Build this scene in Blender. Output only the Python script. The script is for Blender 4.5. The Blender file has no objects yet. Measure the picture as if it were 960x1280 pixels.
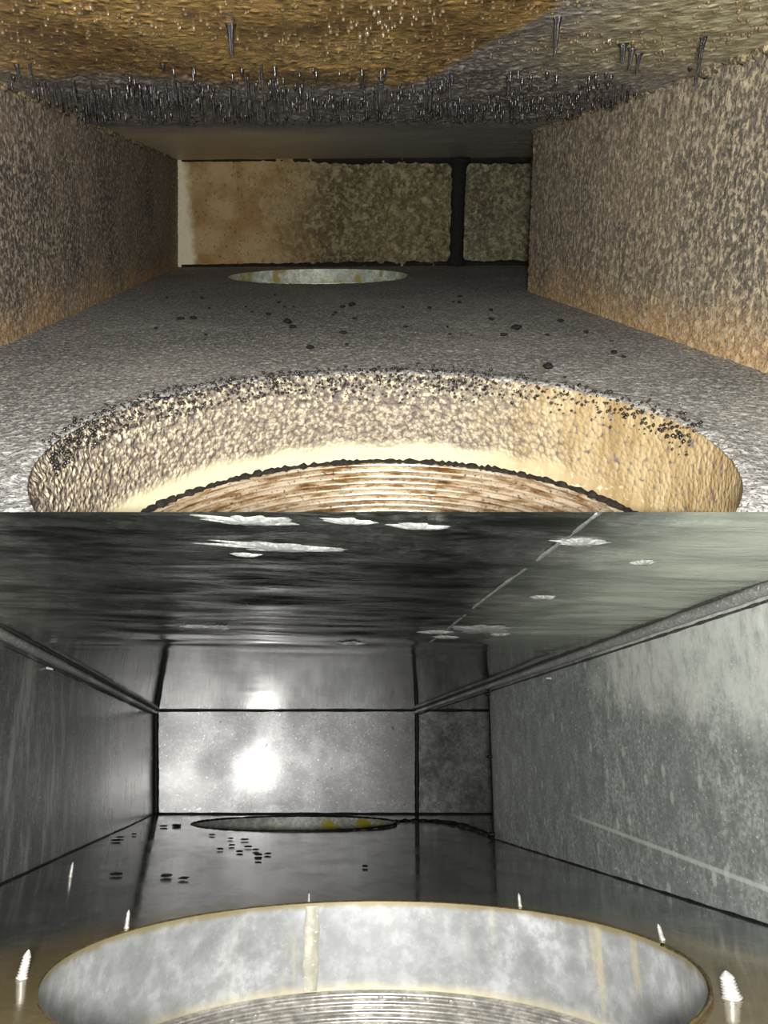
import bpy, bmesh, math, random
import numpy as np
from mathutils import Matrix, Vector

random.seed(7)
rng = np.random.default_rng(7)
scene = bpy.context.scene
COL = scene.collection
PI = math.pi

# ---------------------------------------------------------------- camera, world, lamp, exposure
cam_data = bpy.data.cameras.new('camera')
cam_data.sensor_width = 36.0
cam_data.lens = 900.0 / 1280.0 * 36.0
cam_data.clip_start = 0.02
cam = bpy.data.objects.new('camera', cam_data)
COL.objects.link(cam)
cam.location = (0, 0, 0)
cam.rotation_euler = (PI / 2, 0, 0)
scene.camera = cam

world = bpy.data.worlds.new('world')
scene.world = world
world.use_nodes = True
world.node_tree.nodes['Background'].inputs[0].default_value = (0.8, 0.86, 0.9, 1)
world.node_tree.nodes['Background'].inputs[1].default_value = 0.10

lamp_data = bpy.data.lights.new('inspection_lamp', 'POINT')
lamp_data.energy = 74
lamp_data.color = (1.0, 0.975, 0.93)
lamp_data.shadow_soft_size = 0.03
lamp = bpy.data.objects.new('inspection_lamp', lamp_data)
COL.objects.link(lamp)
lamp.location = (0.0, -0.06, 0.0)

scene.view_settings.view_transform = 'Standard'
scene.view_settings.look = 'None'
scene.view_settings.gamma = 1
scene.view_settings.exposure = 0.0

# ---------------------------------------------------------------- the two duct runs
# Each run is measured in its own frame: x across, y along the run, z up from its axis.
# The greasy run climbs away from the mouth, the clean run drops away from it.
def frame(rows):
    return Matrix(rows).transposed().to_4x4()
UP = frame([[0.99390357, 0.0997693, 0.04692303], [-0.11013873, 0.91782278, 0.38140635], [-0.00501438, -0.38424918, 0.9232158]])
LO = frame([[0.98738693, 0.14968876, -0.05157829], [-0.15832216, 0.93130683, -0.32802696], [-0.00106673, 0.33205552, 0.94325924]])
DEPTH = 2.25
UPQ = dict(TL=(-.3213, .1358), TR=(.4453, .1412), BR=(.4546, -.1491), BL=(-.3528, -.1437))
LOQ = dict(TL=(-.3168, .1521), TR=(.4608, .1599), BR=(.456, -.1359), BL=(-.2884, -.1282))

# ---------------------------------------------------------------- noise (numpy)
def _hash(ix, iy, iz, seed=0):
    h = (ix.astype(np.int64) * 374761393 + iy.astype(np.int64) * 668265263 + iz.astype(np.int64) * 2147483647 + seed * 974634777)
    h = (h ^ (h >> 13)) * 1274126177
    h = (h ^ (h >> 16)) & 0xffffff
    return h / float(0xffffff)

def vnoise(p, seed=0):
    i = np.floor(p).astype(np.int64); f = p - i; f = f * f * (3 - 2 * f)
    r = 0
    for dx in (0, 1):
        for dy in (0, 1):
            for dz in (0, 1):
                w = (f[..., 0] if dx else 1 - f[..., 0]) * (f[..., 1] if dy else 1 - f[..., 1]) * (f[..., 2] if dz else 1 - f[..., 2])
                r = r + w * _hash(i[..., 0] + dx, i[..., 1] + dy, i[..., 2] + dz, seed)
    return r

def fbm(p, octaves=3, seed=0):
    a, s, t = 1.0, 0.0, 0.0
    for o in range(octaves):
        s = s + a * vnoise(p * (2 ** o) + o * 17.3, seed + o); t += a; a *= .5
    return s / t

def worley(p, seed=0):
    i = np.floor(p).astype(np.int64); best = np.full(p.shape[:-1], 9.0)
    for dx in (-1, 0, 1):
        for dy in (-1, 0, 1):
            for dz in (-1, 0, 1):
                c = i + np.array([dx, dy, dz])
                q = np.stack([_hash(c[..., 0], c[..., 1], c[..., 2], seed + k) for k in (11, 23, 37)], -1) + c
                best = np.minimum(best, ((q - p) ** 2).sum(-1))
    return np.sqrt(best)

def smooth(a, b, x):
    t = np.clip((x - a) / (b - a), 0, 1); return t * t * (3 - 2 * t)

# ---------------------------------------------------------------- mesh helpers
def link(name, me, mat, M=None, parent=None, smooth_shade=True):
    if smooth_shade:
        me.polygons.foreach_set('use_smooth', [True] * len(me.polygons))
    if mat: me.materials.append(mat)
    me.name = name
    o = bpy.data.objects.new(name, me)
    COL.objects.link(o)
    if parent: o.parent = parent
    elif M is not None: o.matrix_world = M
    return o

def tag(o, label, cat, group=None):
    o['label'] = label; o['category'] = cat
    if group: o['group'] = group
    return o

def struct(o):
    o['kind'] = 'structure'; return o

def empty(name, M):
    o = bpy.data.objects.new(name, None); o.empty_display_size = .05
    COL.objects.link(o); o.matrix_world = M
    return o

def clip_world(me, M, keep, z=0.0):
    """trim a mesh (in run coordinates M) at the level plane where the two mouths meet"""
    W = M.inverted()
    co = W @ Vector((0, 0, z)); no = (W.to_3x3() @ Vector((0, 0, 1))).normalized()
    bm = bmesh.new(); bm.from_mesh(me)
    bmesh.ops.bisect_plane(bm, geom=bm.verts[:] + bm.edges[:] + bm.faces[:], plane_co=co, plane_no=no,
                           clear_inner=(keep == 'above'), clear_outer=(keep == 'below'))
    bm.to_mesh(me); bm.free()

def clip_front(me, y):
    bm = bmesh.new(); bm.from_mesh(me)
    bmesh.ops.bisect_plane(bm, geom=bm.verts[:] + bm.edges[:] + bm.faces[:], plane_co=(0, y, 0), plane_no=(0, 1, 0), clear_inner=True)
    bm.to_mesh(me); bm.free()

def grid_mesh(P, holes=(), flip=False):
    """P: (n, m, 3) array; holes: (cx, cy, r, snap_z) circles cut out in x,y"""
    n, m, _ = P.shape
    P = P.copy()
    idx = np.arange(n * m).reshape(n, m)
    F = np.stack([idx[:-1, :-1], idx[1:, :-1], idx[1:, 1:], idx[:-1, 1:]], -1).reshape(-1, 4)
    V = P.reshape(-1, 3)
    for (cx, cy, r) in holes:
        d = np.hypot(V[:, 0] - cx, V[:, 1] - cy); inside = d < r
        F = F[~inside[F].all(1)]
        used = np.zeros(len(V), bool); used[F.ravel()] = True
        s = inside & used
        k = r / np.maximum(d[s], 1e-6)
        V[s, 0] = cx + (V[s, 0] - cx) * k; V[s, 1] = cy + (V[s, 1] - cy) * k
    if flip: F = F[:, ::-1]
    me = bpy.data.meshes.new('grid')
    me.from_pydata(V.tolist(), [], F.tolist()); me.update()
    bm = bmesh.new(); bm.from_mesh(me)
    loose = [v for v in bm.verts if not v.link_faces]
    bmesh.ops.delete(bm, geom=loose, context='VERTS')
    bm.to_mesh(me); bm.free()
    return me

def run_sheet(A, B, y0, y1, nu, nv, disp=None, ext=.004, bunch=True):
    """sheet from edge A to edge B (x,z pairs) along the run; displaced to the inside"""
    A = np.array(A); B = np.array(B); w = B - A; L = np.hypot(*w); t = w / L
    A = A - t * ext; B = B + t * ext
    nrm = np.array([-t[1], t[0]]);
    mid = (A + B) / 2
    if nrm @ (np.array([.06, 0]) - mid) < 0: nrm = -nrm
    u = np.linspace(0, 1, nu + 1)[:, None]
    v = np.linspace(0, 1, nv + 1)[None, :]
    y = y0 * (y1 / y0) ** v if bunch else y0 + (y1 - y0) * v
    P = np.zeros((nu + 1, nv + 1, 3))
    P[..., 0] = A[0] + (B[0] - A[0]) * u; P[..., 2] = A[1] + (B[1] - A[1]) * u; P[..., 1] = y
    if disp is not None:
        d = disp(P)
        P[..., 0] += nrm[0] * d; P[..., 2] += nrm[1] * d
    return P

def end_sheet(x0, x1, z0, z1, nx, nz, y=DEPTH, disp=None):
    u = np.linspace(0, 1, nx + 1)[:, None]; v = np.linspace(0, 1, nz + 1)[None, :]
    P = np.zeros((nx + 1, nz + 1, 3))
    P[..., 0] = x0 + (x1 - x0) * u; P[..., 2] = z0 + (z1 - z0) * v; P[..., 1] = y
    if disp is not None: P[..., 1] -= disp(P)
    return P

def pydata(V, F):
    me = bpy.data.meshes.new('m'); me.from_pydata([tuple(map(float, v)) for v in V], [], F); me.update(); return me

def lathe(profile, seg=24, a0=0.0, a1=2 * PI, axis='z', close_ends=False):
    """profile: list of (r, z)"""
    full = abs(a1 - a0 - 2 * PI) < 1e-6
    n = seg if full else seg + 1
    V = []; F = []
    for (r, z) in profile:
        for k in range(n):
            a = a0 + (a1 - a0) * k / seg
            V.append((r * math.cos(a), r * math.sin(a), z))
    for j in range(len(profile) - 1):
        for k in range(seg):
            k2 = (k + 1) % n
            F.append((j * n + k, j * n + k2, (j + 1) * n + k2, (j + 1) * n + k))
    if close_ends and full:
        F.append(tuple(range(n))[::-1]); F.append(tuple((len(profile) - 1) * n + k for k in range(n)))
    return pydata(V, F)

def tube(path, radius, seg=8, squash=1.0, up=(0, 0, 1), rnd=0.0):
    """lumpy round bead along a path of points"""
    V = []; F = []
    pts = [Vector(p) for p in path]
    for i, p in enumerate(pts):
        t = (pts[min(i + 1, len(pts) - 1)] - pts[max(i - 1, 0)]).normalized()
        s = t.cross(Vector(up)).normalized(); n = s.cross(t)
        r = (radius[i] if hasattr(radius, '__len__') else radius) * (1 + rnd * (random.random() - .5))
        for k in range(seg):
            a = 2 * PI * k / seg
            V.append(p + s * (r * math.cos(a)) + n * (r * squash * math.sin(a)))
    for i in range(len(pts) - 1):
        for k in range(seg):
            F.append((i * seg + k, i * seg + (k + 1) % seg, (i + 1) * seg + (k + 1) % seg, (i + 1) * seg + k))
    F.append(tuple(range(seg))[::-1]); F.append(tuple((len(pts) - 1) * seg + k for k in range(seg)))
    return pydata(V, F)

def box_bar(x0, x1, y0, y1, z0, z1, bev=.002):
    bm = bmesh.new(); bmesh.ops.create_cube(bm, size=1)
    for v in bm.verts:
        v.co = Vector(((x0 + x1) / 2 + v.co.x * (x1 - x0), (y0 + y1) / 2 + v.co.y * (y1 - y0), (z0 + z1) / 2 + v.co.z * (z1 - z0)))
    bmesh.ops.bevel(bm, geom=bm.edges[:], offset=bev, segments=2, affect='EDGES', profile=.5)
    me = bpy.data.meshes.new('bar'); bm.to_mesh(me); bm.free(); return me

def blob(r, seed=0, squash=(1, 1, 1), sub=2, rough=.35):
    bm = bmesh.new(); bmesh.ops.create_icosphere(bm, subdivisions=sub, radius=1)
    V = np.array([v.co[:] for v in bm.verts])
    k = 1 + rough * (fbm(V * 1.7 + seed * 5.1, 2, seed) - .5) * 2
    for v, q, s in zip(bm.verts, V, k):
        v.co = Vector((q[0] * s * r * squash[0], q[1] * s * r * squash[1], q[2] * s * r * squash[2]))
    me = bpy.data.meshes.new('blob'); bm.to_mesh(me); bm.free(); return me

# ---------------------------------------------------------------- material helpers
class NT:
    def __init__(s, name):
        s.m = bpy.data.materials.new(name); s.m.use_nodes = True
        s.t = s.m.node_tree; s.n = s.t.nodes; s.l = s.t.links
        s.bsdf = s.n['Principled BSDF']
        s.tc = s.n.new('ShaderNodeTexCoord'); s.obj = s.tc.outputs['Object']
        s._sep = None
    def put(s, sock, v):
        if hasattr(v, 'is_output'): s.l.new(v, sock)
        elif isinstance(v, (tuple, list)) and len(v) == 3 and sock.type == 'RGBA': sock.default_value = (*v, 1)
        else: sock.default_value = v
    def xyz(s):
        if not s._sep:
            s._sep = s.n.new('ShaderNodeSeparateXYZ'); s.l.new(s.obj, s._sep.inputs[0])
        return s._sep.outputs
    def scaled(s, sc, loc=(0, 0, 0)):
        m = s.n.new('ShaderNodeMapping'); s.l.new(s.obj, m.inputs[0]); m.inputs['Scale'].default_value = sc; m.inputs['Location'].default_value = loc
        return m.outputs[0]
    def noise(s, scale, detail=3, rough=.55, vec=None, dist=0.0):
        t = s.n.new('ShaderNodeTexNoise'); s.l.new(vec or s.obj, t.inputs['Vector'])
        t.inputs['Scale'].default_value = scale; t.inputs['Detail'].default_value = detail; t.inputs['Roughness'].default_value = rough
        t.inputs['Distortion'].default_value = dist
        return t.outputs['Fac']
    def voro(s, scale, vec=None, feature='F1', rnd=1.0):
        t = s.n.new('ShaderNodeTexVoronoi'); t.feature = feature; s.l.new(vec or s.obj, t.inputs['Vector'])
        t.inputs['Scale'].default_value = scale; t.inputs['Randomness'].default_value = rnd
        return t.outputs['Distance']
    def math(s, op, a, b=None, c=None, clamp=False):
        t = s.n.new('ShaderNodeMath'); t.operation = op; t.use_clamp = clamp
        for i, v in enumerate((a, b, c)):
            if v is not None: s.put(t.inputs[i], v)
        return t.outputs[0]
    def rng(s, x, a, b, c=0.0, d=1.0, sm=True):
        t = s.n.new('ShaderNodeMapRange'); t.interpolation_type = 'SMOOTHSTEP' if sm else 'LINEAR'
        for i, v in enumerate((x, a, b, c, d)): s.put(t.inputs[i], v)
        return t.outputs[0]
    def mix(s, f, a, b, mode='MIX'):
        t = s.n.new('ShaderNodeMix'); t.data_type = 'RGBA'; t.blend_type = mode; t.clamp_factor = True
        s.put(t.inputs[0], f); s.put(t.inputs[6], a); s.put(t.inputs[7], b)
        return t.outputs[2]
    def ramp(s, x, stops):
        t = s.n.new('ShaderNodeValToRGB'); cr = t.color_ramp
        while len(cr.elements) < len(stops): cr.elements.new(.5)
        for e, (p, c) in zip(cr.elements, stops): e.position = p; e.color = (*c, 1) if len(c) == 3 else c
        s.l.new(x, t.inputs[0]); return t.outputs[0]
    def bump(s, h, strength=.5, dist=.005, prev=None):
        t = s.n.new('ShaderNodeBump'); s.put(t.inputs['Height'], h); t.inputs['Strength'].default_value = strength; t.inputs['Distance'].default_value = dist
        if prev is not None: s.l.new(prev, t.inputs['Normal'])
        return t.outputs[0]
    def out(s, color=None, rough=None, metal=None, normal=None, spec=None, coat=None, coat_rough=None, aniso=None):
        b = s.bsdf.inputs
        for k, v in (('Base Color', color), ('Roughness', rough), ('Metallic', metal), ('Specular IOR Level', spec), ('Coat Weight', coat), ('Coat Roughness', coat_rough), ('Anisotropic', aniso)):
            if v is not None: s.put(b[k], v)
        if normal is not None: s.l.new(normal, b['Normal'])
        return s.m

def srgb(r, g, b):
    f = lambda c: (c / 255 / 12.92) if c / 255 <= .04045 else ((c / 255 + .055) / 1.055) ** 2.4
    return (f(r), f(g), f(b))

# --- greasy run ---------------------------------------------------
def crust(name, dark, mid, light, patch=5.0, grain=170, speck=.65, tan=None, tan_mask=None, streak=False, bumpd=.004, spec=.3, rough=.75, extra=None):
    s = NT(name)
    big = s.noise(patch, 4, .6)
    g1 = s.noise(grain, 3, .65, vec=s.scaled((1, 1, .45)) if streak else None)
    g2 = s.voro(grain * .62)
    g3 = s.noise(grain * 2.4, 2, .5)
    c = s.mix(s.rng(big, .38, .62), dark, mid)
    c = s.mix(s.rng(s.noise(patch * 5, 4, .65), .52, .36, 0, .55), c, dark)
    c = s.mix(s.rng(g1, .46, .68), c, light)
    if tan is not None:
        c = s.mix(s.math('MULTIPLY', tan_mask(s), .85), c, tan)
    c = s.mix(s.rng(g2, .0, .55, 0, .55), c, s.mix(1.0, c, (.35, .33, .32), 'MULTIPLY'))
    c = s.mix(s.rng(g3, .32, .50, speck, 0), c, (.02, .018, .018))
    c = s.mix(s.rng(s.noise(grain * .8, 2, .5), .52, .64, 0, .45), c, light)
    r = rough
    n = s.bump(s.math('ADD', g1, s.math('MULTIPLY', g2, -.6)), .55, bumpd * .6)
    n = s.bump(g3, .35, .0008, n)
    if extra: c, r, n = extra(s, c, r, n)
    return s.out(c, r, 0.0, n, spec)

def wall_tan(s):
    z = s.xyz()[2]
    return s.rng(s.math('ADD', z, s.math('MULTIPLY', s.noise(9, 3), .12)), -.02, -.09)

M_left = crust('greasy_left_wall', srgb(88, 82, 76), srgb(138, 124, 108), srgb(186, 172, 152), tan=srgb(190, 156, 112), tan_mask=wall_tan)
M_right = crust('greasy_right_wall', srgb(104, 99, 90), srgb(142, 131, 114), srgb(194, 180, 152), tan=srgb(198, 164, 118), tan_mask=wall_tan, streak=True)
M_floor = crust('greasy_floor', srgb(122, 124, 124), srgb(156, 156, 153), srgb(200, 200, 196), grain=260, speck=.95, bumpd=.003)

def back_extra(s, c, r, n):
    x, y, z = s.xyz()
    brown = s.mix(s.rng(s.noise(14, 3), .35, .65), srgb(142, 114, 70), srgb(164, 142, 102))
    left = s.rng(s.math('ADD', x, s.math('MULTIPLY', s.noise(10, 3), .2)), .24, -.06)
    g = s.noise(120, 3, .6)
    c2 = s.mix(s.rng(g, .42, .3, 0, .7), brown, srgb(70, 52, 30))
    c = s.mix(left, c, c2)
    bare = s.rng(s.math('ADD', x, s.math('MULTIPLY', s.noise(40, 2), .03)), -.272, -.30)
    c = s.mix(bare, c, srgb(208, 200, 172))
    return c, r, n
M_back = crust('greasy_back_wall', srgb(100, 92, 66), srgb(130, 120, 90), srgb(164, 154, 118), grain=70, bumpd=.022, speck=.5, extra=back_extra)
M_branch = crust('greasy_branch_wall', srgb(94, 91, 70), srgb(124, 120, 96), srgb(160, 154, 122), grain=80, bumpd=.022, speck=.5)

def ceil_extra(s, c, r, n):
    x, y, z = s.xyz()
    wob = s.math('MULTIPLY', s.math('SUBTRACT', s.noise(11, 4), .5), .12)
    yy = s.math('ADD', y, wob)
    ymax = s.math('SUBTRACT', s.rng(x, .13, .22, .95, .52), s.rng(x, .0, -.2, 0, .07))
    goldm = s.rng(s.math('SUBTRACT', yy, ymax), .05, -.03)
    gold = s.mix(s.rng(s.noise(6, 4), .38, .62), srgb(118, 90, 44), srgb(172, 140, 82))
    gold = s.mix(s.rng(s.noise(90, 3, .6, vec=s.scaled((1, .35, 1))), .5, .36, 0, .65), gold, srgb(70, 52, 26))
    ol = s.rng(s.math('ADD', x, wob), .18, .32)
    olm = s.math('MULTIPLY', ol, s.rng(yy, .95, .72))
    c = s.mix(olm, c, s.mix(s.rng(s.noise(50, 4), .4, .62), srgb(128, 118, 84), srgb(198, 192, 154)))
    c = s.mix(goldm, c, gold)
    smoothm = s.rng(yy, 1.35, 1.6)
    c = s.mix(smoothm, c, s.mix(s.rng(x, -.1, .25), srgb(200, 182, 150), srgb(150, 148, 142)))
    wet = s.math('MAXIMUM', goldm, s.math('MULTIPLY', olm, .5))
    wet = s.math('MAXIMUM', wet, s.rng(yy, 1.3, 1.1, 0, .75))
    r = s.rng(wet, 0, 1, .8, .16, sm=False)
    r = s.rng(smoothm, 0, 1, r, .45, sm=False)
    drop = s.voro(75, vec=s.scaled((1, .7, 1)))
    n = s.bump(s.math('MULTIPLY', wet, s.rng(drop, .42, .0, 0, 1)), .5, .004, n)
    s.put(s.bsdf.inputs['Coat Weight'], s.math('MULTIPLY', wet, .8)); s.put(s.bsdf.inputs['Coat Roughness'], .12)
    glint = s.bump(s.math('MULTIPLY', s.noise(260, 2, .6), wet), 1.0, .006); s.l.new(glint, s.bsdf.inputs['Coat Normal'])
    return c, r, n
M_ceil = crust('greasy_ceiling', srgb(112, 108, 104), srgb(146, 142, 136), srgb(180, 174, 168), grain=150, bumpd=.004, spec=.6, extra=ceil_extra)

def grease(name, col, rough=.22):
    s = NT(name); g = s.noise(240, 3)
    c = s.mix(s.rng(g, .4, .65), tuple(k * .5 for k in col), col)
    return s.out(c, rough, 0, s.bump(g, .4, .002), .6 if rough < .5 else .15)
M_drip = grease('black_grease', srgb(30, 28, 27), .24)
M_amber = grease('amber_bead', srgb(104, 86, 58), .3); M_amber.node_tree.nodes['Principled BSDF'].inputs['Specular IOR Level'].default_value = 1.0; M_amber.node_tree.nodes['Principled BSDF'].inputs['IOR'].default_value = 1.75; M_amber.node_tree.nodes['Principled BSDF'].inputs['Coat Roughness'].default_value = .2
M_gold_drip = grease('amber_grease', srgb(132, 104, 62), .12)
M_band_drip = grease('grey_grease', srgb(34, 32, 30), .26)
M_grime = grease('dark_grime', srgb(40, 37, 34), .85)
M_crumb = grease('charred_crumb', srgb(38, 36, 36), .8)
M_caulk_dirty = crust('crusted_corner_bead', srgb(92, 86, 72), srgb(130, 118, 92), srgb(186, 170, 130), grain=260)

def sleeve_dirty():
    s = NT('crusted_collar_metal'); x, y, z = s.xyz()
    g = s.noise(190, 3, .6); v = s.voro(210); f = s.noise(420, 2)
    low = s.rng(s.math('ADD', z, s.math('MULTIPLY', s.math('SUBTRACT', s.noise(26, 4), .5), .02)), -.064, -.080)
    up = s.rng(s.math('ADD', z, s.math('MULTIPLY', s.math('SUBTRACT', s.noise(30, 4), .5), .05)), -.034, -.016)
    side = s.rng(s.math('ADD', x, s.math('MULTIPLY', s.noise(20, 3), .10)), .13, .27)
    c = s.mix(s.rng(g, .4, .62), srgb(118, 108, 92), srgb(166, 155, 134))
    c = s.mix(s.math('MULTIPLY', up, s.rng(g, .42, .56)), c, srgb(186, 176, 148))
    c = s.mix(s.rng(s.math('ADD', v, s.math('MULTIPLY', up, .18)), .52, .70, 0, .75), c, srgb(84, 76, 74))
    c = s.mix(s.rng(f, .38, .28, 0, .6), c, srgb(96, 84, 72))
    c = s.mix(low, c, srgb(186, 178, 148))
    gold = s.mix(s.rng(s.noise(60, 3, .6, vec=s.scaled((1, 1, .2))), .35, .65), srgb(130, 110, 74), srgb(160, 142, 108))
    c = s.mix(s.math('MULTIPLY', side, s.rng(v, .9, .65)), c, gold)
    calm = s.math('SUBTRACT', 1.0, s.math('MAXIMUM', low, s.math('MULTIPLY', side, .7)))
    n = s.bump(s.math('MULTIPLY', s.math('SUBTRACT', g, v), calm), .8, .004)
    return s.out(c, s.rng(low, 0, 1, .6, .35), 0, n, .4)
M_sleeve_dirty = sleeve_dirty()

def liner_dirty():
    s = NT('greasy_corrugated_metal'); x, y, z = s.xyz()
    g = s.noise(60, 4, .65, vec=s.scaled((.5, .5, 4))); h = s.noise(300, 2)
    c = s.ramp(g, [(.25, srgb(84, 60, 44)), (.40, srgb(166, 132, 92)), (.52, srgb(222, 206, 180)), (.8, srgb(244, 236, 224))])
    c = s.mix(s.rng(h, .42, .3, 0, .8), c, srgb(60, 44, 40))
    return s.out(c, .28, .7, s.bump(g, .35, .002), .6)
M_liner_dirty = liner_dirty()

# --- clean run ----------------------------------------------------
def galv(name, base=(.30, .31, .305), rough=.22, metal=.8, streak=(1, 1, 1), spangle=35, wav=0.0, extra=None, wave_vec=None, mottle=.75, dots=.7):
    s = NT(name)
    a = s.noise(spangle, 4, .6, vec=s.scaled(streak)); b = s.noise(7, 4, .6, vec=s.scaled(streak, (3, 1, 7)))
    d = s.noise(260, 2, .5)
    c = s.mix(s.rng(a, .3, .7), tuple(k * .62 for k in base), tuple(min(1, k * 1.3) for k in base))
    c = s.mix(s.rng(b, .35, .7, 0, .6), c, tuple(k * .6 for k in base))
    mott = s.noise(spangle * 3.2, 3, .65)
    c = s.mix(s.rng(mott, .36, .62, mottle, 0), c, tuple(k * .45 for k in base))
    c = s.mix(s.rng(d, .64, .72, 0, dots), c, (.6, .6, .6))
    r = s.rng(b, .3, .7, rough * .75, rough * 1.35)
    n = s.bump(d, .12, .0004)
    n = s.bump(a, .06, .0010, n)
    if wav: n = s.bump(s.noise(9, 3, .5, vec=wave_vec or s.scaled((.35, 3.2, 1)), dist=.6), wav, .012, n)
    m = metal
    if extra: c, r, m, n = extra(s, c, r, m, n)
    return s.out(c, r, m, n, .5)

def c_back(s, c, r, m, n):
    sp = s.noise(110, 3, .6); n = s.bump(sp, .05, .0010, n)
    c = s.mix(.4, c, (.19, .19, .194))
    bl = s.noise(60, 2, .4)
    c = s.mix(s.rng(bl, .30, .25, 0, .8), c, (.02, .02, .02))
    r = s.rng(s.noise(9, 4, .6), .35, .65, .34, .44)
    s.put(s.bsdf.inputs['Coat Weight'], .36); s.put(s.bsdf.inputs['Coat Roughness'], .13); s.l.new(n, s.bsdf.inputs['Coat Normal'])
    c = s.mix(s.rng(s.noise(170, 2, .5), .67, .73, 0, .45), c, (.6, .6, .6))
    return c, r, m, n
C_back = galv('galvanised_back_wall', (.19, .19, .194), .38, .7, dots=.3, extra=c_back)
C_branch = galv('galvanised_branch_wall', (.24, .25, .25), .35, .75)

def c_left(s, c, r, m, n):
    x, y, z = s.xyz()
    st = s.noise(30, 3, .6, vec=s.scaled((1, 1, .3)))
    c = s.mix(s.math('MULTIPLY', s.rng(st, .46, .66), s.rng(y, 1.45, 1.05, 0, .75)), c, (.46, .47, .44))
    hz = s.rng(y, 1.5, 1.0, 0, .2); m = s.math('SUBTRACT', .9, hz)
    r = s.math('ADD', s.rng(y, 1.2, 1.7, .32, .2), s.math('MULTIPLY', s.noise(24, 4, .6, vec=s.scaled((1, 1, .4))), .12))
    return c, r, m, n
C_left = galv('galvanised_left_wall', (.22, .225, .215), .2, .85, streak=(1, 1, .3), extra=c_left)

def c_right(s, c, r, m, n):
    x, y, z = s.xyz()
    # dried water haze near the top, streaking down
    q = s.math('ADD', s.math('MULTIPLY', s.math('SUBTRACT', s.noise(16, 5, .7), .5), .12), z)
    top = s.math('MULTIPLY', s.rng(s.math('ADD', q, s.math('MULTIPLY', s.math('SUBTRACT', y, .85), -.15)), .035, .095), s.rng(s.math('ADD', y, s.math('MULTIPLY', s.noise(18, 3), .2)), 1.12, 1.0))
    top = s.math('MULTIPLY', top, s.rng(s.noise(70, 4, .7, vec=s.scaled((1, 1, .5))), .3, .6, .45, 1))
    c = s.mix(s.math('MULTIPLY', top, .75), c, (.55, .575, .53))
    dots = s.voro(38, vec=s.scaled((1, 1, .55)))
    c = s.mix(s.rng(dots, .20, .12, 0, .4), c, (.6, .62, .6))
    line = s.math('ABSOLUTE', s.math('SUBTRACT', s.math('ADD', z, .0885), s.math('MULTIPLY', s.math('SUBTRACT', y, .87), .083)))
    c = s.mix(s.math('MULTIPLY', s.rng(line, .0035, .001, 0, .55), s.rng(y, 1.15, 1.0)), c, (.55, .58, .55))
    return c, .5, .35, n
C_right = galv('galvanised_right_wall', (.30, .325, .31), .5, .35, streak=(1, 1, .5), spangle=60, extra=c_right)

def c_ceil(s, c, r, m, n):
    x, y, z = s.xyz()
    st = s.noise(16, 5, .68, vec=s.scaled((.6, 2.2, 1)), dist=.4)
    near = s.rng(y, 1.0, .86)
    c = s.mix(s.math('MULTIPLY', s.rng(st, .40, .62), near), c, (.04, .04, .036))
    # mask of separate pale islands
    pale_n = s.noise(7.5, 3, .5, vec=s.scaled((1, 1.7, 1), (1.3, .2, 0)), dist=.3)
    isl = s.math('MULTIPLY', s.rng(pale_n, .635, .66), s.rng(y, 1.02, .95))
    right = s.rng(s.math('ADD', x, s.math('MULTIPLY', s.noise(12, 3), .12)), .22, .40)
    c = s.mix(s.math('MULTIPLY', right, s.rng(y, 1.3, .7, 0, .85)), c, (.38, .42, .34))
    left = s.rng(s.math('ADD', x, s.math('MULTIPLY', s.noise(12, 3), .12)), -.10, -.24, 0, .5)
    c = s.mix(s.math('MULTIPLY', left, near), c, (.24, .25, .21))
    m = s.math('SUBTRACT', .93, s.math('MULTIPLY', near, s.math('MAXIMUM', s.math('MULTIPLY', right, .55), left)))
    r = s.rng(y, .8, 1.1, .22, .07)
    n = s.bump(s.math('MULTIPLY', st, near), .5, .004, n)
    return c, r, m, n
C_ceil = galv('galvanised_ceiling', (.33, .335, .32), .14, .92, streak=(1, .5, 1), wav=.0, extra=c_ceil)

def c_floor(s, c, r, m, n):
    x, y, z = s.xyz()
    d = s.math('SQRT', s.math('ADD', s.math('POWER', s.math('SUBTRACT', x, .0912), 2.0), s.math('POWER', s.math('SUBTRACT', y, .5963), 2.0)))
    dn = s.math('ADD', d, s.math('MULTIPLY', s.math('SUBTRACT', s.noise(16, 4), .5), .07))
    wide = s.rng(y, .75, .5, .0, .06)
    st = s.rng(s.math('SUBTRACT', dn, wide), .305, .215)
    c = s.mix(s.math('MULTIPLY', st, .8), c, srgb(112, 94, 48))
    m = s.math('SUBTRACT', .78, s.math('MULTIPLY', st, .5))
    r = s.rng(s.noise(20, 4, .6, vec=s.scaled((1, .5, 1))), .35, .7, .06, .2)
    return c, r, m, n
C_floor = galv('galvanised_floor', (.31, .32, .315), .08, .9, streak=(1, .4, 1), extra=c_floor)

def c_sleeve(s, c, r, m, n):
    x, y, z = s.xyz()
    st = s.noise(40, 3, .6, vec=s.scaled((1, 1, .12)))
    c = s.mix(s.rng(st, .58, .72, 0, .35), c, srgb(190, 176, 120))
    c = s.mix(s.rng(s.math('ADD', z, s.math('MULTIPLY', s.noise(60, 3), .012)), -.060, -.072, 0, .55), c, srgb(196, 186, 150))
    c = s.mix(s.rng(s.math('ADD', z, s.math('MULTIPLY', s.noise(50, 3), .008)), -.002, .004, 0, .8), c, srgb(120, 106, 60))
    return c, .5, .25, n
C_sleeve = galv('galvanised_collar', (.36, .373, .377), .45, .25, spangle=22, mottle=.5, dots=.15, extra=c_sleeve)

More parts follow.
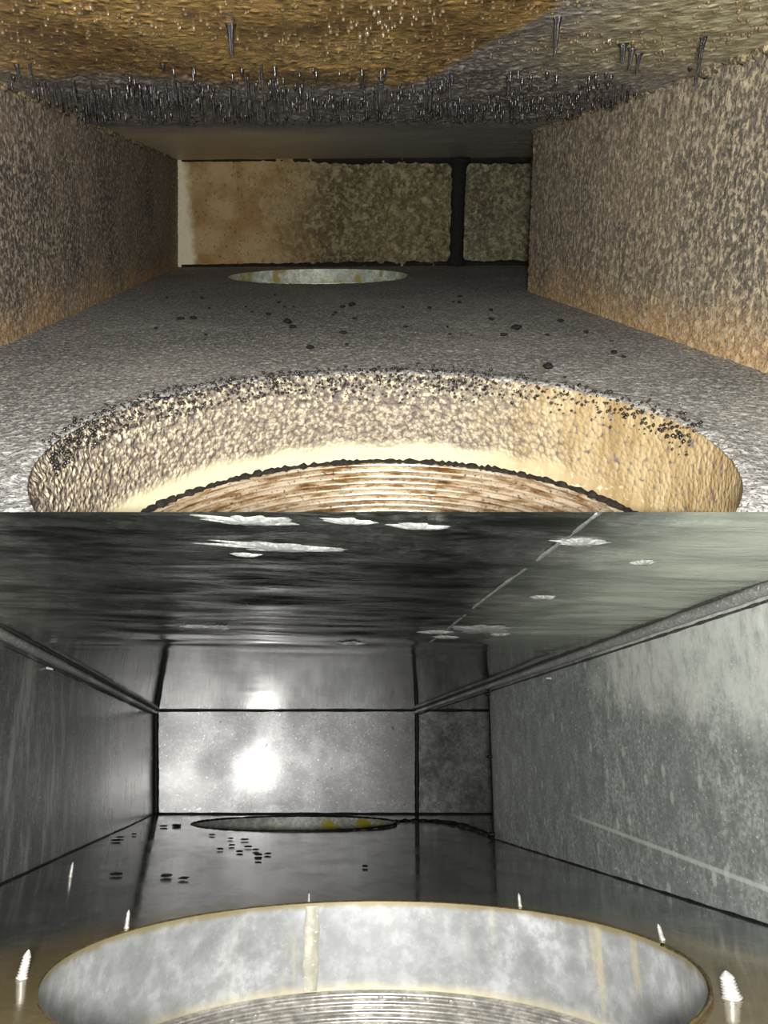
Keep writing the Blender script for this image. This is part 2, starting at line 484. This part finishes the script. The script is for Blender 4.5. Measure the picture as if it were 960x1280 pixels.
def c_far(s, c, r, m, n):
    st = s.noise(9, 3, .6)
    c = s.mix(s.rng(st, .50, .56), c, srgb(150, 140, 30))
    return c, .5, .2, n
C_far = galv('stained_far_collar', (.42, .44, .40), .5, .2, extra=c_far)
def u_far(s, c, r, m, n):
    st = s.noise(14, 3, .6)
    c = s.mix(s.rng(st, .52, .6), c, srgb(150, 140, 80))
    return c, .5, .1, n
U_far = galv('pale_far_collar', (.62, .66, .55), .5, .1, extra=u_far)
C_liner = galv('bright_corrugated_metal', (.60, .575, .53), .32, .65, streak=(1, 1, 3))
C_caulk = galv('grey_sealant', (.24, .25, .235), .4, .1, spangle=120)
C_crease = galv('dull_crease', (.22, .225, .21), .5, .3, spangle=120)
C_screw = galv('bright_screw_metal', (.46, .45, .42), .4, .3, spangle=300)
C_dark = grease('dark_joint', srgb(26, 26, 26), .5)
C_dirt = grease('grey_dirt', srgb(66, 66, 63), .6)
C_brown = grease('brown_residue', srgb(84, 74, 44), .5)
C_pale = galv('pale_matte_grey', (.30, .31, .295), .55, .0, spangle=120)  # pale matte grey of the ceiling islands

# ---------------------------------------------------------------- greasy (upper) run: setting
def lump(P, s1, a1, s2=None, a2=0, seed=0, vec=(1, 1, 1)):
    Q = P * np.array(vec)
    d = a1 * (1 - np.clip(worley(Q * s1, seed), 0, 1.1) / 1.1) + a1 * .8 * (fbm(Q * s1 * .25, 2, seed + 3) - .5)
    if s2: d = d + a2 * (fbm(Q * s2, 2, seed + 9) - .5)
    return d

q = UPQ
YN = .30
me = grid_mesh(run_sheet(q['BL'], q['TL'], YN, DEPTH, 150, 240, lambda P: lump(P, 150, .0022, 300, .0016, 1)))
clip_world(me, UP, 'above'); up_left = struct(link('wall_left', me, M_left, UP))
RE = 1.4703
me = grid_mesh(run_sheet(q['BR'], q['TR'], YN, RE, 150, 200, lambda P: lump(P, 150, .0026, 300, .002, 2)))
clip_world(me, UP, 'above'); up_right = struct(link('wall_right', me, M_right, UP))
# lumpy turned edge of the right wall at the branch mouth
pts = [(.4549 + (.4453 - .4549) * t + .004, RE + .004, -.152 + .296 * t) for t in np.linspace(0, 1, 60)]
link('turned_edge', tube(pts, .0065, 8, rnd=.9), M_grime, parent=up_right)
XB = 1.25
CUP = (.0525, .4740, .2275); FUP = (.045, 1.895, .222)
def up_floor_disp(P):
    d = lump(P, 150, .0014, 300, .0016, 3)
    r1 = np.hypot(P[..., 0] - CUP[0], P[..., 1] - CUP[1])
    ridge = np.exp(-((r1 - CUP[2] - .006) / .010) ** 2) * (.001 + .003 * fbm(P * 60, 2, 5))
    return d + ridge
me = grid_mesh(run_sheet(q['BL'], q['BR'], .29, DEPTH, 330, 300, up_floor_disp), holes=[(CUP[0], CUP[1], CUP[2] - .0035), FUP])
clip_world(me, UP, 'above'); up_floor = struct(link('floor', me, M_floor, UP))
def up_ceil_disp(P):
    Q = P * np.array([1, .8, 1])
    k = smooth(1.5, 1.25, P[..., 1])
    near = smooth(.95, .72, P[..., 1])
    d = k * (1 - .75 * near) * lump(Q, 110, .005, 240, .003, 4) + .003 * (fbm(P * 12, 2, 6) - .5)
    return d
me = grid_mesh(run_sheet(q['TL'], q['TR'], .42, DEPTH, 330, 240, up_ceil_disp), flip=True)
up_ceil = struct(link('ceiling', me, M_ceil, UP))
me = grid_mesh(end_sheet(-.358, q['BR'][0], -.152, .145, 260, 110, disp=lambda P: smooth(-.28, .1, P[..., 0]) * lump(P, 48, .018, 120, .008, 7) + .003 * fbm(P * 90, 2, 8)))
up_back = struct(link('wall_back', me, M_back, UP))
me = grid_mesh(end_sheet(q['BR'][0], XB, -.15, .148, 260, 90, disp=lambda P: smooth(.47, .53, P[..., 0]) * lump(P, 55, .010, 120, .006, 9)))
up_branch = struct(link('wall_branch', me, M_branch, UP))
struct(link('floor', grid_mesh(run_sheet((q['BR'][0] - .03, q['BR'][1] - .002), (XB, -.153), RE, DEPTH, 120, 60, lambda P: lump(P, 80, .004, 200, .003, 3))), M_floor, UP))
struct(link('ceiling', grid_mesh(run_sheet((q['TR'][0] - .04, q['TR'][1] + .003), (XB, .146), RE, DEPTH, 60, 40, lambda P: lump(P, 80, .004, 200, .003, 4)), flip=True), M_ceil, UP))
struct(link('wall_branch_near', grid_mesh(np.stack([np.stack([[(x, RE - .006, z) for z in (-.155, .15)] for x in np.linspace(.462, XB, 12)])])[0]), M_right, UP))
struct(link('wall_branch_end', grid_mesh(run_sheet((XB, -.153), (XB, .146), RE, DEPTH, 2, 2)), M_right, UP))

# dark grime strips in the corners of the end wall
zs = np.linspace(-.150, .142, 40)
pts = [(.4546 + .010, DEPTH - .008, z) for z in zs]
rad = [.0215 + .010 * math.exp(-((z + .143) / .012) ** 2) + .012 * math.exp(-((z - .138) / .016) ** 2) for z in zs]
o = struct(link('trim_1', tube(pts, rad, 12, squash=.8, up=(0, 1, 0), rnd=.12), M_grime, UP))
pts = [(x, DEPTH - .006, -.1437 - .0052 * (x + .35) / .8 + .004) for x in np.linspace(-.34, 1.0, 120)]
struct(link('trim_2', tube(pts, [.004 + .006 * float(smooth(-.25, .1, np.array(p[0]))) for p in pts], 8, rnd=.5), M_grime, UP))
pts = [(x, DEPTH - .006, .1358 + .0054 * (x + .32) / .77 - .002) for x in np.linspace(-.31, 1.0, 120)]
struct(link('trim_3', tube(pts, [.003 + .010 * float(smooth(-.1, .2, np.array(p[0]))) for p in pts], 8, rnd=.4), M_grime, UP))
# crusted beads where the side walls meet the ceiling
for nm, (x, z), y1, s in (('trim_4', (q['TL'][0] + .001, q['TL'][1] - .001), 2.1, .55), ('trim_5', (q['TR'][0] - .001, q['TR'][1] - .001), RE, .62)):
    pts = [(x + random.uniform(-.003, .003), YN * (y1 / YN) ** t, z + random.uniform(-.004, .004)) for t in np.linspace(0, 1, 260)]
    struct(link(nm, tube(pts, [.0075 * s * (.6 + .9 * float(fbm(np.array([[p[1] * 30, 0, 0]]), 2)[0])) for p in pts], 8, rnd=.8), M_caulk_dirty, UP))

# grease drips hanging from the greasy ceiling
def drip_mesh(seed, fat=1.0):
    r = random.Random(seed)
    prof = [(1.9 * fat, .10), (1.15 * fat, -.04), (.75 * fat * r.uniform(.8, 1.2), -.3), (.6 * fat * r.uniform(.7, 1.2), -.62), (.72 * fat * r.uniform(.8, 1.3), -.85), (.35 * fat, -.98), (.02, -1.02)]
    return lathe(prof, 7)
proto = [drip_mesh(i) for i in range(6)]
for i, p in enumerate(proto):
    p.polygons.foreach_set('use_smooth', [True] * len(p.polygons)); p.materials.append(M_drip if i < 4 else M_gold_drip)
def hang(x, y, L, w, k):
    o = bpy.data.objects.new('grease_drip', proto[k]); COL.objects.link(o); o.parent = up_ceil
    o.location = (x, y, .1358 + .007 * (x + .32) - .002)
    o.rotation_euler = (random.uniform(-.06, .06), random.uniform(-.06, .06), random.uniform(0, 6))
    o.scale = (w, w, L)
big = [(.207, .6425, .026, .0018), (.3594, .7038, .036, .0016), (.317, .7555, .017, .0018), (-.0457, .6812, .020, .0019), (.30, .735, .014, .002), (.335, .78, .016, .0016),
       (-.235, .93, .024, .0016), (-.16, .985, .020, .0018), (.24, .90, .018, .0018), (.10, .97, .024, .002), (.165, .98, .024, .002), (-.05, .95, .026, .002)]
for (x, y, L, w) in big: hang(x, y, L, w * 1.45, random.randrange(4))
n = len(big)
while n < 300:
    x = random.uniform(-.29, .42); y = random.gauss(1.08, .12)
    lim = 1.34 - .25 * max(0, x - .2) / .2
    if not (.84 < y < lim) or float(vnoise(np.array([[x * 22, y * 10, 7.3]]))[0]) < .45: continue
    L = min(random.uniform(.010, .030), max(.006, .1375 - .100 * y)) * random.uniform(.6, 1)
    hang(x, y, L, random.uniform(.0011, .0022), random.randrange(4)); n += 1
# the rest: fine beads of grease over the ceiling, one body of stuff
def bead_cloud(name, spots, mat):
    V = []; F = []
    for (x, y, L, w) in spots:
        b = len(V); z = .1358 + .007 * (x + .32) - .001
        for (r, h) in ((1.3, .002), (1.0, -.45 * L), (.5, -.85 * L)):
            for k in range(5):
                V.append((x + w * r * math.cos(k * 1.2566), y + w * r * math.sin(k * 1.2566), z + h))
        V.append((x, y, z - L))
        for j in range(2):
            for k in range(5): F.append((b + j * 5 + k, b + j * 5 + (k + 1) % 5, b + j * 5 + 5 + (k + 1) % 5, b + j * 5 + 5 + k))
        for k in range(5): F.append((b + 10 + k, b + 10 + (k + 1) % 5, b + 15))
    o = link(name, pydata(V, F), mat, parent=up_ceil); o['kind'] = 'stuff'
spots = []
for i in range(1500):
    x = random.uniform(-.31, .40); y = random.uniform(.55, .93)
    w = random.uniform(.0005, .0017); spots.append((x, y, w * random.uniform(.5, 1.1), w))
bead_cloud('amber_beads', spots, M_amber)
spots = []
for i in range(1200):
    x = random.uniform(-.31, .435); y = random.gauss(1.10, .14)
    if not .84 < y < 1.38 or float(vnoise(np.array([[x * 30, y * 14, 3.3]]))[0]) < .42: continue
    spots.append((x, y, random.uniform(.3, 1) * max(.003, min(.013, .1375 - .100 * y)), random.uniform(.0009, .0024)))
bead_cloud('dark_beads', spots, M_band_drip)

# charred crumbs lying on the greasy floor
crumb_protos = [blob(1.0, i, (1, 1, .6), 2, .5) for i in range(4)]
for c in crumb_protos: c.materials.append(M_crumb); c.polygons.foreach_set('use_smooth', [True] * len(c.polygons))
def floor_z(x, Q): return Q['BL'][1] + (Q['BR'][1] - Q['BL'][1]) * (x - Q['BL'][0]) / (Q['BR'][0] - Q['BL'][0])
named = [(-.0208, 1.0409, .007, 'largest black charred crumb left of centre on the greasy floor, beyond the near collar'),
         (.0825, 1.2342, .007, 'black charred crumb on greasy floor just in front of the pale far collar'),
         (.2815, .9516, .007, 'black shiny crumb with a bright glint, right of centre on the greasy floor'),
         (.2405, .6935, .006, 'black lump at the crusted collar edge, right side, on the greasy floor')]
for (x, y, r, lab) in named:
    o = bpy.data.objects.new('charred_crumb', crumb_protos[random.randrange(4)]); COL.objects.link(o)
    o.matrix_world = UP @ Matrix.Translation((x, y, floor_z(x, UPQ) + .006)) @ Matrix.Rotation(random.uniform(0, 6), 4, 'Z') @ Matrix.Diagonal((r, r * .8, r * .8, 1))
    tag(o, lab, 'crumb', 'charred crumbs on the greasy floor')
k = 0
while k < 40:
    x = random.uniform(-.25, .4); y = random.uniform(.74, 1.45)
    if math.hypot(x - CUP[0], y - CUP[1]) < .27: continue
    r = random.uniform(.0015, .0042)
    o = bpy.data.objects.new('charred_crumb', crumb_protos[random.randrange(4)]); COL.objects.link(o)
    o.matrix_world = UP @ Matrix.Translation((x, y, floor_z(x, UPQ) + .003)) @ Matrix.Rotation(random.uniform(0, 6), 4, 'Z') @ Matrix.Diagonal((r * 1.4, r, r, 1))
    tag(o, 'tiny black crumb scattered on the grey greasy floor between the collars', 'crumb', 'tiny crumbs on the greasy floor'); k += 1

# ---------------------------------------------------------------- collars
def sleeve_mesh(R, depth, seg, rows, disp=None, a0=0, a1=2 * PI, top=.001):
    a = np.linspace(a0, a1, seg + 1)[:, None]; z = np.linspace(top, -depth, rows + 1)[None, :]
    P = np.zeros((seg + 1, rows + 1, 3)); r = R + 0 * a + 0 * z
    P[..., 0] = np.cos(a) * r; P[..., 1] = np.sin(a) * r; P[..., 2] = z
    if disp is not None:
        d = disp(P, a, z); P[..., 0] -= np.cos(a) * d; P[..., 1] -= np.sin(a) * d
    return grid_mesh(P)

def liner_mesh(R, z0, depth, pitch, amp, seg):
    prof = []; n = int(depth / pitch)
    for i in range(n):
        z = z0 - i * pitch
        for t, a in ((0, 0.0), (.10, .8), (.25, 1.0), (.62, 1.0), (.74, .8), (.84, 0.0)):
            prof.append((R - amp * a - .00012 * i, z - pitch * t))
    return lathe(prof, seg)

def collar(M, C, zf, depth, label, smat, lmat, keep=None, disp=None, seg=220, rows=50, liner_depth=.12, pitch=.0055, amp=.003, top=.001, front=None):
    B = M @ Matrix.Translation((C[0], C[1], zf))
    r = empty('round_collar', B); tag(r, label, 'collar')
    me = sleeve_mesh(C[2], depth, seg, rows, disp, top=top)
    if front: clip_front(me, front)
    if keep: clip_world(me, B, keep)
    link('sleeve', me, smat, parent=r)
    if lmat:
        me = liner_mesh(C[2] - .001, -depth + .001, liner_depth, pitch, amp, seg)
        if front: clip_front(me, front)
        if keep: clip_world(me, B, keep)
        link('corrugated_liner', me, lmat, parent=r)
    return r, B

def dirty_disp(P, a, z):
    top = smooth(-.075, -.02, P[..., 2]) * smooth(.21, .12, P[..., 0]) + .15
    return top * (lump(P, 150, .0034, 420, .0022, 12)) * smooth(-.002, -.010, P[..., 2])
rc, B = collar(UP, CUP, -.1463, .091, 'grease-crusted round collar in the floor of the dirty upper duct, nearest the mouth', M_sleeve_dirty, M_liner_dirty, 'above', dirty_disp, 480, 70, pitch=.0062, amp=.006, top=.001)
# lumpy grease line at the collar foot
pts = [((CUP[2] - .002) * math.cos(a), (CUP[2] - .002) * math.sin(a), -.0905 + random.uniform(-.001, .001)) for a in np.linspace(0, 2 * PI, 420)]
me = tube(pts, .0036, 7, rnd=.9); clip_world(me, B, 'above'); link('grease_ring', me, M_grime, parent=rc)
# broken dark grease rim at the top edge
V = []; F = []
for i in range(2600):
    a = random.uniform(0, PI); u = abs(random.gauss(0, 1))
    dens = .9 if math.cos(a) < .55 else .45
    if random.random() > dens: continue
    rr = CUP[2] - .003 + random.gauss(.003, .003); z = random.choice((.004, .005, .004, .003, -.003, -.010)) + random.gauss(0, .002) - (.014 * random.random() ** 2 if math.cos(a) > -.2 else .004 * random.random())
    if z < -.001: rr = CUP[2] - .005
    s = random.uniform(.0006, .0018); b = len(V)
    for v in ((1, 0, 0), (-1, 0, 0), (0, 1, 0), (0, -1, 0), (0, 0, 1), (0, 0, -1)):
        V.append((rr * math.cos(a) + v[0] * s * random.uniform(.7, 1.5), rr * math.sin(a) + v[1] * s * random.uniform(.7, 1.5), z + v[2] * s * random.uniform(.7, 1.3)))
    for t in ((0, 2, 4), (2, 1, 4), (1, 3, 4), (3, 0, 4), (2, 0, 5), (1, 2, 5), (3, 1, 5), (0, 3, 5)): F.append(tuple(b + k for k in t))
me = pydata(V, F); clip_world(me, B, 'above'); o = link('grease_clots', me, M_drip, parent=rc); o['kind'] = 'stuff'

collar(UP, FUP, -.1455, .10, 'pale bare far collar in the floor of the dirty duct, before the end wall', U_far, None, None, None, 120, 12)

# ---------------------------------------------------------------- clean (lower) run: setting
q = LOQ
CLO = (.0885, .5955, .2235); FLO = (.088, 1.915, .245)
wave = lambda P: .0016 * (fbm(P * 5, 2, 21) - .5)
me = grid_mesh(run_sheet(q['BL'], q['TL'], .2, DEPTH, 30, 120, wave)); clip_world(me, LO, 'below')
lo_left = struct(link('wall_left', me, C_left, LO))
RL = 1.4836
me = grid_mesh(run_sheet(q['BR'], q['TR'], .2, RL, 30, 100, wave)); clip_world(me, LO, 'below')
lo_right = struct(link('wall_right', me, C_right, LO))
me = grid_mesh(run_sheet(q['BL'], q['BR'], .40, DEPTH, 260, 260, lambda P: .0008 * (fbm(P * 5, 2, 22) - .5)), holes=[CLO, FLO])
lo_floor = struct(link('floor', me, C_floor, LO))
def lo_ceil_disp(P):
    k = smooth(1.15, .85, P[..., 1])
    return k * .007 * (fbm(P * np.array([8, 26, 1]), 3, 23) - .5) + .0012 * (fbm(P * 5, 2, 25) - .5)
me = grid_mesh(run_sheet(q['TL'], q['TR'], .3, DEPTH, 160, 260, lo_ceil_disp), flip=True); clip_world(me, LO, 'below')
lo_ceil = struct(link('ceiling', me, C_ceil, LO))
lo_back = struct(link('wall_back', grid_mesh(end_sheet(-.322, .459, -.139, .162, 60, 30, disp=lambda P: .0004 * (fbm(P * 6, 2, 24) - .5))), C_back, LO))
lo_branch = struct(link('wall_branch', grid_mesh(end_sheet(.459, XB, -.139, .164, 60, 20, y=DEPTH + .004)), C_branch, LO))
struct(link('floor', grid_mesh(run_sheet(q['BR'], (XB, -.142), RL, DEPTH, 10, 10)), C_floor, LO))
struct(link('ceiling', grid_mesh(run_sheet(q['TR'], (XB, .166), RL, DEPTH, 10, 10), flip=True), C_ceil, LO))
struct(link('wall_branch_near', grid_mesh(np.array([[(x, RL - .006, z) for z in (-.142, .166)] for x in np.linspace(.461, XB, 12)])), C_right, LO))
struct(link('wall_branch_end', grid_mesh(run_sheet((XB, -.142), (XB, .166), RL, DEPTH, 2, 2)), C_right, LO))

# joints of the clean run
zl = np.linspace(0, 1, 30)
struct(link('trim_6', tube([(q['BL'][0] + (q['TL'][0] - q['BL'][0]) * t + .005, DEPTH - .004, q['BL'][1] + (q['TL'][1] - q['BL'][1]) * t) for t in zl], .0075, 8, up=(0, 1, 0), rnd=.25), C_dark, LO))
seam = struct(link('trim_7', tube([(q['BR'][0] + (q['TR'][0] - q['BR'][0]) * t + .002, DEPTH - .004, q['BR'][1] + (q['TR'][1] - q['BR'][1]) * t) for t in zl], .0068, 8, up=(0, 1, 0), rnd=.3), C_dark, LO))
struct(link('trim_8', tube([(x, DEPTH - .003, .1521 + .0078 * (x + .317) / .778 - .001) for x in np.linspace(-.31, 1.1, 60)], .0032, 8, rnd=.5), C_dark, LO))
struct(link('trim_9', tube([(x, DEPTH - .003, -.1282 - .0077 * (x + .288) / .744 + .002) for x in np.linspace(-.28, 1.1, 60)], .0030, 8, rnd=.5), C_dark, LO))
# turned edge of the right wall with small grease clots on it
edge = struct(link('trim_10', tube([(.456 + .0048 * t + .002, RL + .003, -.136 + .296 * t) for t in zl], .0046, 8, up=(0, 1, 0), rnd=.3), C_dark, LO))
for t, s in ((.515, .006), (.03, .008), (.93, .006), (.97, .005), (.12, .004)):
    o = link('grease_clot', blob(s, int(t * 100), (1.5, .8, .6)), C_dark, parent=edge); o.location = (.456 + .0048 * t - .002, RL, -.136 + .296 * t)
# sealant beads under the ceiling: a flat bed with a rounded ridge on it
def bead(name, x, z, y0, y1, w, tilt):
    ys = [y0 * (y1 / y0) ** t for t in np.linspace(0, 1, 120)]
    me = tube([(x - tilt * .45 * w, y, z - .45 * w) for y in ys], [w * .55 * (1 + .25 * (float(fbm(np.array([[y * 22, 1, 2]]), 2)[0]) - .5)) for y in ys], 10, rnd=.06)
    clip_world(me, LO, 'below')
    r = struct(link(name, me, C_caulk, LO))
    for k, (dx, dz) in enumerate(((-tilt * 1.25 * w, -.05 * w), (-tilt * .02 * w, -1.3 * w))):
        me = tube([(x + dx, y, z + dz) for y in ys], w * .15, 6, rnd=.6); clip_world(me, LO, 'below')
        link('dirt_line', me, C_dirt, parent=r)
    return r
bead('trim_11', q['TL'][0], q['TL'][1], .3, DEPTH, .012, -1)
bead('trim_12', q['TR'][0], q['TR'][1], .3, DEPTH - .01, .0115, 1)
# dirt left along the right floor corner and across the branch mouth
ys = np.linspace(.3, RL, 80)
me = tube([(q['BR'][0] - .001, y, q['BR'][1] + .0005) for y in ys], .0014, 6, rnd=.8)
struct(link('trim_13', me, C_dark, LO))
pth = [(.458, RL), (.47, 1.56), (.475, 1.70), (.48, 1.83), (.455, 1.93), (.41, 1.97), (.36, 1.96), (.335, 1.93)]
fine = []
for i in range(len(pth) - 1):
    for t in np.linspace(0, 1, 8)[:-1]:
        fine.append((pth[i][0] + (pth[i + 1][0] - pth[i][0]) * t + random.uniform(-.006, .006), pth[i][1] + (pth[i + 1][1] - pth[i][1]) * t, -.1345))
struct(link('trim_14', tube(fine, .010, 8, squash=.5, rnd=.8), C_dark, LO))
# left floor corner line
struct(link('trim_15', tube([(q['BL'][0] + .001, y, q['BL'][1] + .001) for y in np.linspace(.3, DEPTH, 80)], .0010, 6, rnd=.6), C_dark, LO))
# long crease on the ceiling
me = tube([(.2090 + .0065 * t + .0012 * math.sin(t * 9), .36 + .60 * t, .1566 + .0002 * t) for t in np.linspace(0, 1, 50)], .0020, 8, squash=.4, rnd=.5)
clip_world(me, LO, 'below'); link('ceiling_crease', me, C_crease, parent=lo_ceil)
# thin pale islands with ragged outlines on the ceiling
def island(x, y, rx, ry, seed):
    n = 72; V = [(0, 0, -.0016)]; F = []
    ang = np.linspace(0, 2 * PI, n, endpoint=False)
    w = .15 + 1.5 * fbm(np.stack([np.cos(ang) * 2.6 + seed * 3, np.sin(ang) * 2.6, ang * 0], -1), 3, seed)
    for ring, h in ((.55, -.0014), (1.0, 0.0004)):
        for a, k in zip(ang, w): V.append((rx * ring * k * math.cos(a), ry * ring * k * math.sin(a), h))
    for k in range(n):
        F.append((0, 1 + k, 1 + (k + 1) % n)); F.append((1 + k, 1 + n + k, 1 + n + (k + 1) % n, 1 + (k + 1) % n))
    o = link('pale_patch', pydata(V, F), C_pale, parent=lo_ceil); o.location = (x, y, .1521 + .0100 * (x + .317) - .0016)
for i, a in enumerate([(.005, .522, .055, .012), (-.018, .462, .034, .012), (.050, .455, .02, .006), (.226, .482, .022, .010), (.255, .845, .040, .030), (-.057, .8645, .012, .016), (.1116, .967, .018, .014),
                       (.267, .665, .014, .008), (.205, .87, .022, .012), (-.02, .545, .012, .005), (.225, .905, .016, .012), (.29, .88, .012, .012), (.10, .46, .02, .007), (.30, .53, .010, .006), (-.085, .86, .018, .008)]):
    island(*a, i + 1)

# ---------------------------------------------------------------- clean run: collars
def clean_disp(P, a, z): return .0012 * (fbm(P * 9, 2, 31) - .5)
rc, B = collar(LO, CLO, -.1320, .077, 'bright clean galvanised round collar in the lower duct floor, nearest the mouth', C_sleeve, C_liner, None, clean_disp, 240, 20, .10, .0065, .006, front=-.19)
R = CLO[2]
# brown rolled rim
link('rim', tube([((R + .0015) * math.cos(a), (R + .0015) * math.sin(a), .0006) for a in np.linspace(0, 2 * PI, 240)], .0013, 8, rnd=.5), C_brown, parent=rc)
# lapped seam of the sleeve with its brown stain
a = math.atan2(.8145 - CLO[1], .058 - CLO[0])
for aa, w, m in ((a, .0075, C_brown),):
    V = []; F = []
    for j, z in enumerate(np.linspace(-.001, -.075, 12)):
        for k, (d, r) in enumerate(((-1, 0), (-.8, .0015), (.8, .0015), (1, 0))):
            an = aa + d * w / R * (1 + .1 * math.sin(z * 200)); V.append(((R - .0004 - r) * math.cos(an), (R - .0004 - r) * math.sin(an), z))
    for j in range(11):
        for k in range(3): F.append((j * 4 + k, j * 4 + k + 1, j * 4 + k + 5, j * 4 + k + 4))
    seam_mat = galv('stained_seam', (.44, .43, .35), .5, .2, spangle=60, mottle=.3)
    o = link('lapped_seam', pydata(V, F), seam_mat, parent=rc); o['label'] = 'yellow-brown stained lapped seam'
# bright rivets around the top of the liner
riv = lathe([(.0001, .0026), (.0016, .0022), (.0028, .0008), (.0030, -.001)], 10)
riv.polygons.foreach_set('use_smooth', [True] * len(riv.polygons)); riv.materials.append(C_screw)
for deg in (56, 62, 68, 74, 80, 112, 118, 124, 100):
    an = math.radians(deg); o = bpy.data.objects.new('rivet', riv); COL.objects.link(o); o.parent = rc
    z = -.0815 - (.006 if deg > 95 else 0)
    o.location = ((R - .004) * math.cos(an), (R - .004) * math.sin(an), z)
    o.rotation_euler = Vector((-math.cos(an), -math.sin(an), 0)).to_track_quat('Z', 'Y').to_euler()

rf, B = collar(LO, FLO, -.1320, .10, 'yellow-stained far collar in the floor of the clean duct, before the end wall', C_far, None, None, None, 120, 12)
link('rim', tube([((FLO[2] + .001) * math.cos(a), (FLO[2] + .001) * math.sin(a), .0008) for a in np.linspace(0, 2 * PI, 160)], .0026, 6, rnd=.6), C_dark, parent=rf)

# ---------------------------------------------------------------- screws and debris in the clean run
def screw(loc, h, w, lean, label, M=LO, up=None, group='screw tips in the clean duct'):
    prof = [(w * 1.05, 0), (w * 1.05, h * .06)]
    n = 7
    for i in range(n):
        z = h * (.08 + .70 * i / n); k = 1 - .25 * i / n
        prof += [(w * .72 * k, z), (w * k, z + h * .05)]
    prof += [(w * .6, h * .82), (w * .3, h * .94), (.0001, h)]
    o = link('screw', lathe(prof, 12), C_screw)
    T = Matrix.Translation(loc)
    Rm = Matrix.Rotation(lean, 4, 'Y') if up is None else Vector(up).to_track_quat('Z', 'Y').to_matrix().to_4x4()
    o.matrix_world = M @ T @ Rm
    return tag(o, label, 'screw', group)
fz = lambda x: floor_z(x, LOQ)
screw((-.1462, .5697, fz(-.1462)), .0165, .0036, .12, 'tall bright screw tip standing on the stained floor, far left of the near collar')
screw((-.1063, .7205, fz(-.1063)), .0140, .0022, .03, 'thin bright screw tip on the floor behind the left side of the near collar')
screw((.2641, .7833, fz(.2641)), .0120, .0022, -.05, 'short screw tip just behind the right part of the near collar rim')
screw((.3304, .6259, fz(.3304)), .0120, .0024, -.2, 'leaning screw tip beside the right curve of the near collar')
screw((.2905, .4726, fz(.2905)), .0150, .0060, -.12, 'stout cone-shaped bright screw tip right of the near collar, lowest right')
screw((-.2253, 1.0335, fz(-.2253)), .0170, .0026, .05, 'small screw tip on the floor by the foot of the left wall')
screw((.055, .8305, fz(.055)), .0080, .0014, 0, 'tiny screw tip behind the near collar, at its stained seam')
screw((-.3140, 1.121, .1335), .010, .0025, 0, 'small bright screw tip in the left wall just under the sealant bead', up=(1, 0, -.2))
screw((.4604, 1.1455, .1345), .008, .0024, 0, 'tiny bright screw tip in the right wall just under the sealant bead', up=(-1, 0, 0))

flake_protos = [blob(1.0, 40 + i, (1, 1, .5), 2, .5) for i in range(4)]
for c in flake_protos: c.materials.append(C_dark); c.polygons.foreach_set('use_smooth', [True] * len(c.polygons))
def flake(x, y, r, label, group, sx=1.0):
    o = bpy.data.objects.new('debris_flake', flake_protos[random.randrange(4)]); COL.objects.link(o)
    o.matrix_world = LO @ Matrix.Translation((x, y, fz(x) + .0025)) @ Matrix.Diagonal((r * sx, r * 1.6, max(r * .5, .0028), 1))
    tag(o, label, 'debris', group)
G2 = 'black flakes on the clean duct floor'
flake(-.182, 1.82, .010, 'largest black oval flake left of the far collar on the clean floor', G2)
flake(-.2073, 1.80, .007, 'black flake at far left by the dark corner seam, beside the largest flake', G2, 1.5)
flake(-.1087, 1.0164, .007, 'black flake standing alone on the clean floor near the left, before the near collar', G2)
flake(.0023, 1.236, .006, 'black flake closest to the mouth in the cluster before the far collar', G2)
for (x, y, r) in ((-.043, 1.38, .005), (-.0235, 1.478, .006), (-.089, 1.578, .005), (-.0018, 1.303, .005), (.017, 1.2455, .004), (-.0268, 1.28, .005), (-.0155, 1.3526, .005), (-.05, 1.50, .004), (-.06, 1.32, .004), (.0026, 1.176, .004)):
    flake(x, y, r, 'small black flake in the loose cluster on the clean floor before the far collar', G2 + ', cluster', 1.3)
for (x, y, r) in ((-.255, 1.537, .005), (-.2513, 1.476, .006), (-.24, 1.60, .004), (-.1718, 1.0357, .005), (-.0854, .9943, .004)):
    flake(x, y, r, 'small black flake on the clean floor toward the left wall', G2 + ', left', 1.5)
flake(.148, 1.0846, .0045, 'single black flake on the clean floor right of centre, between the collars', G2)
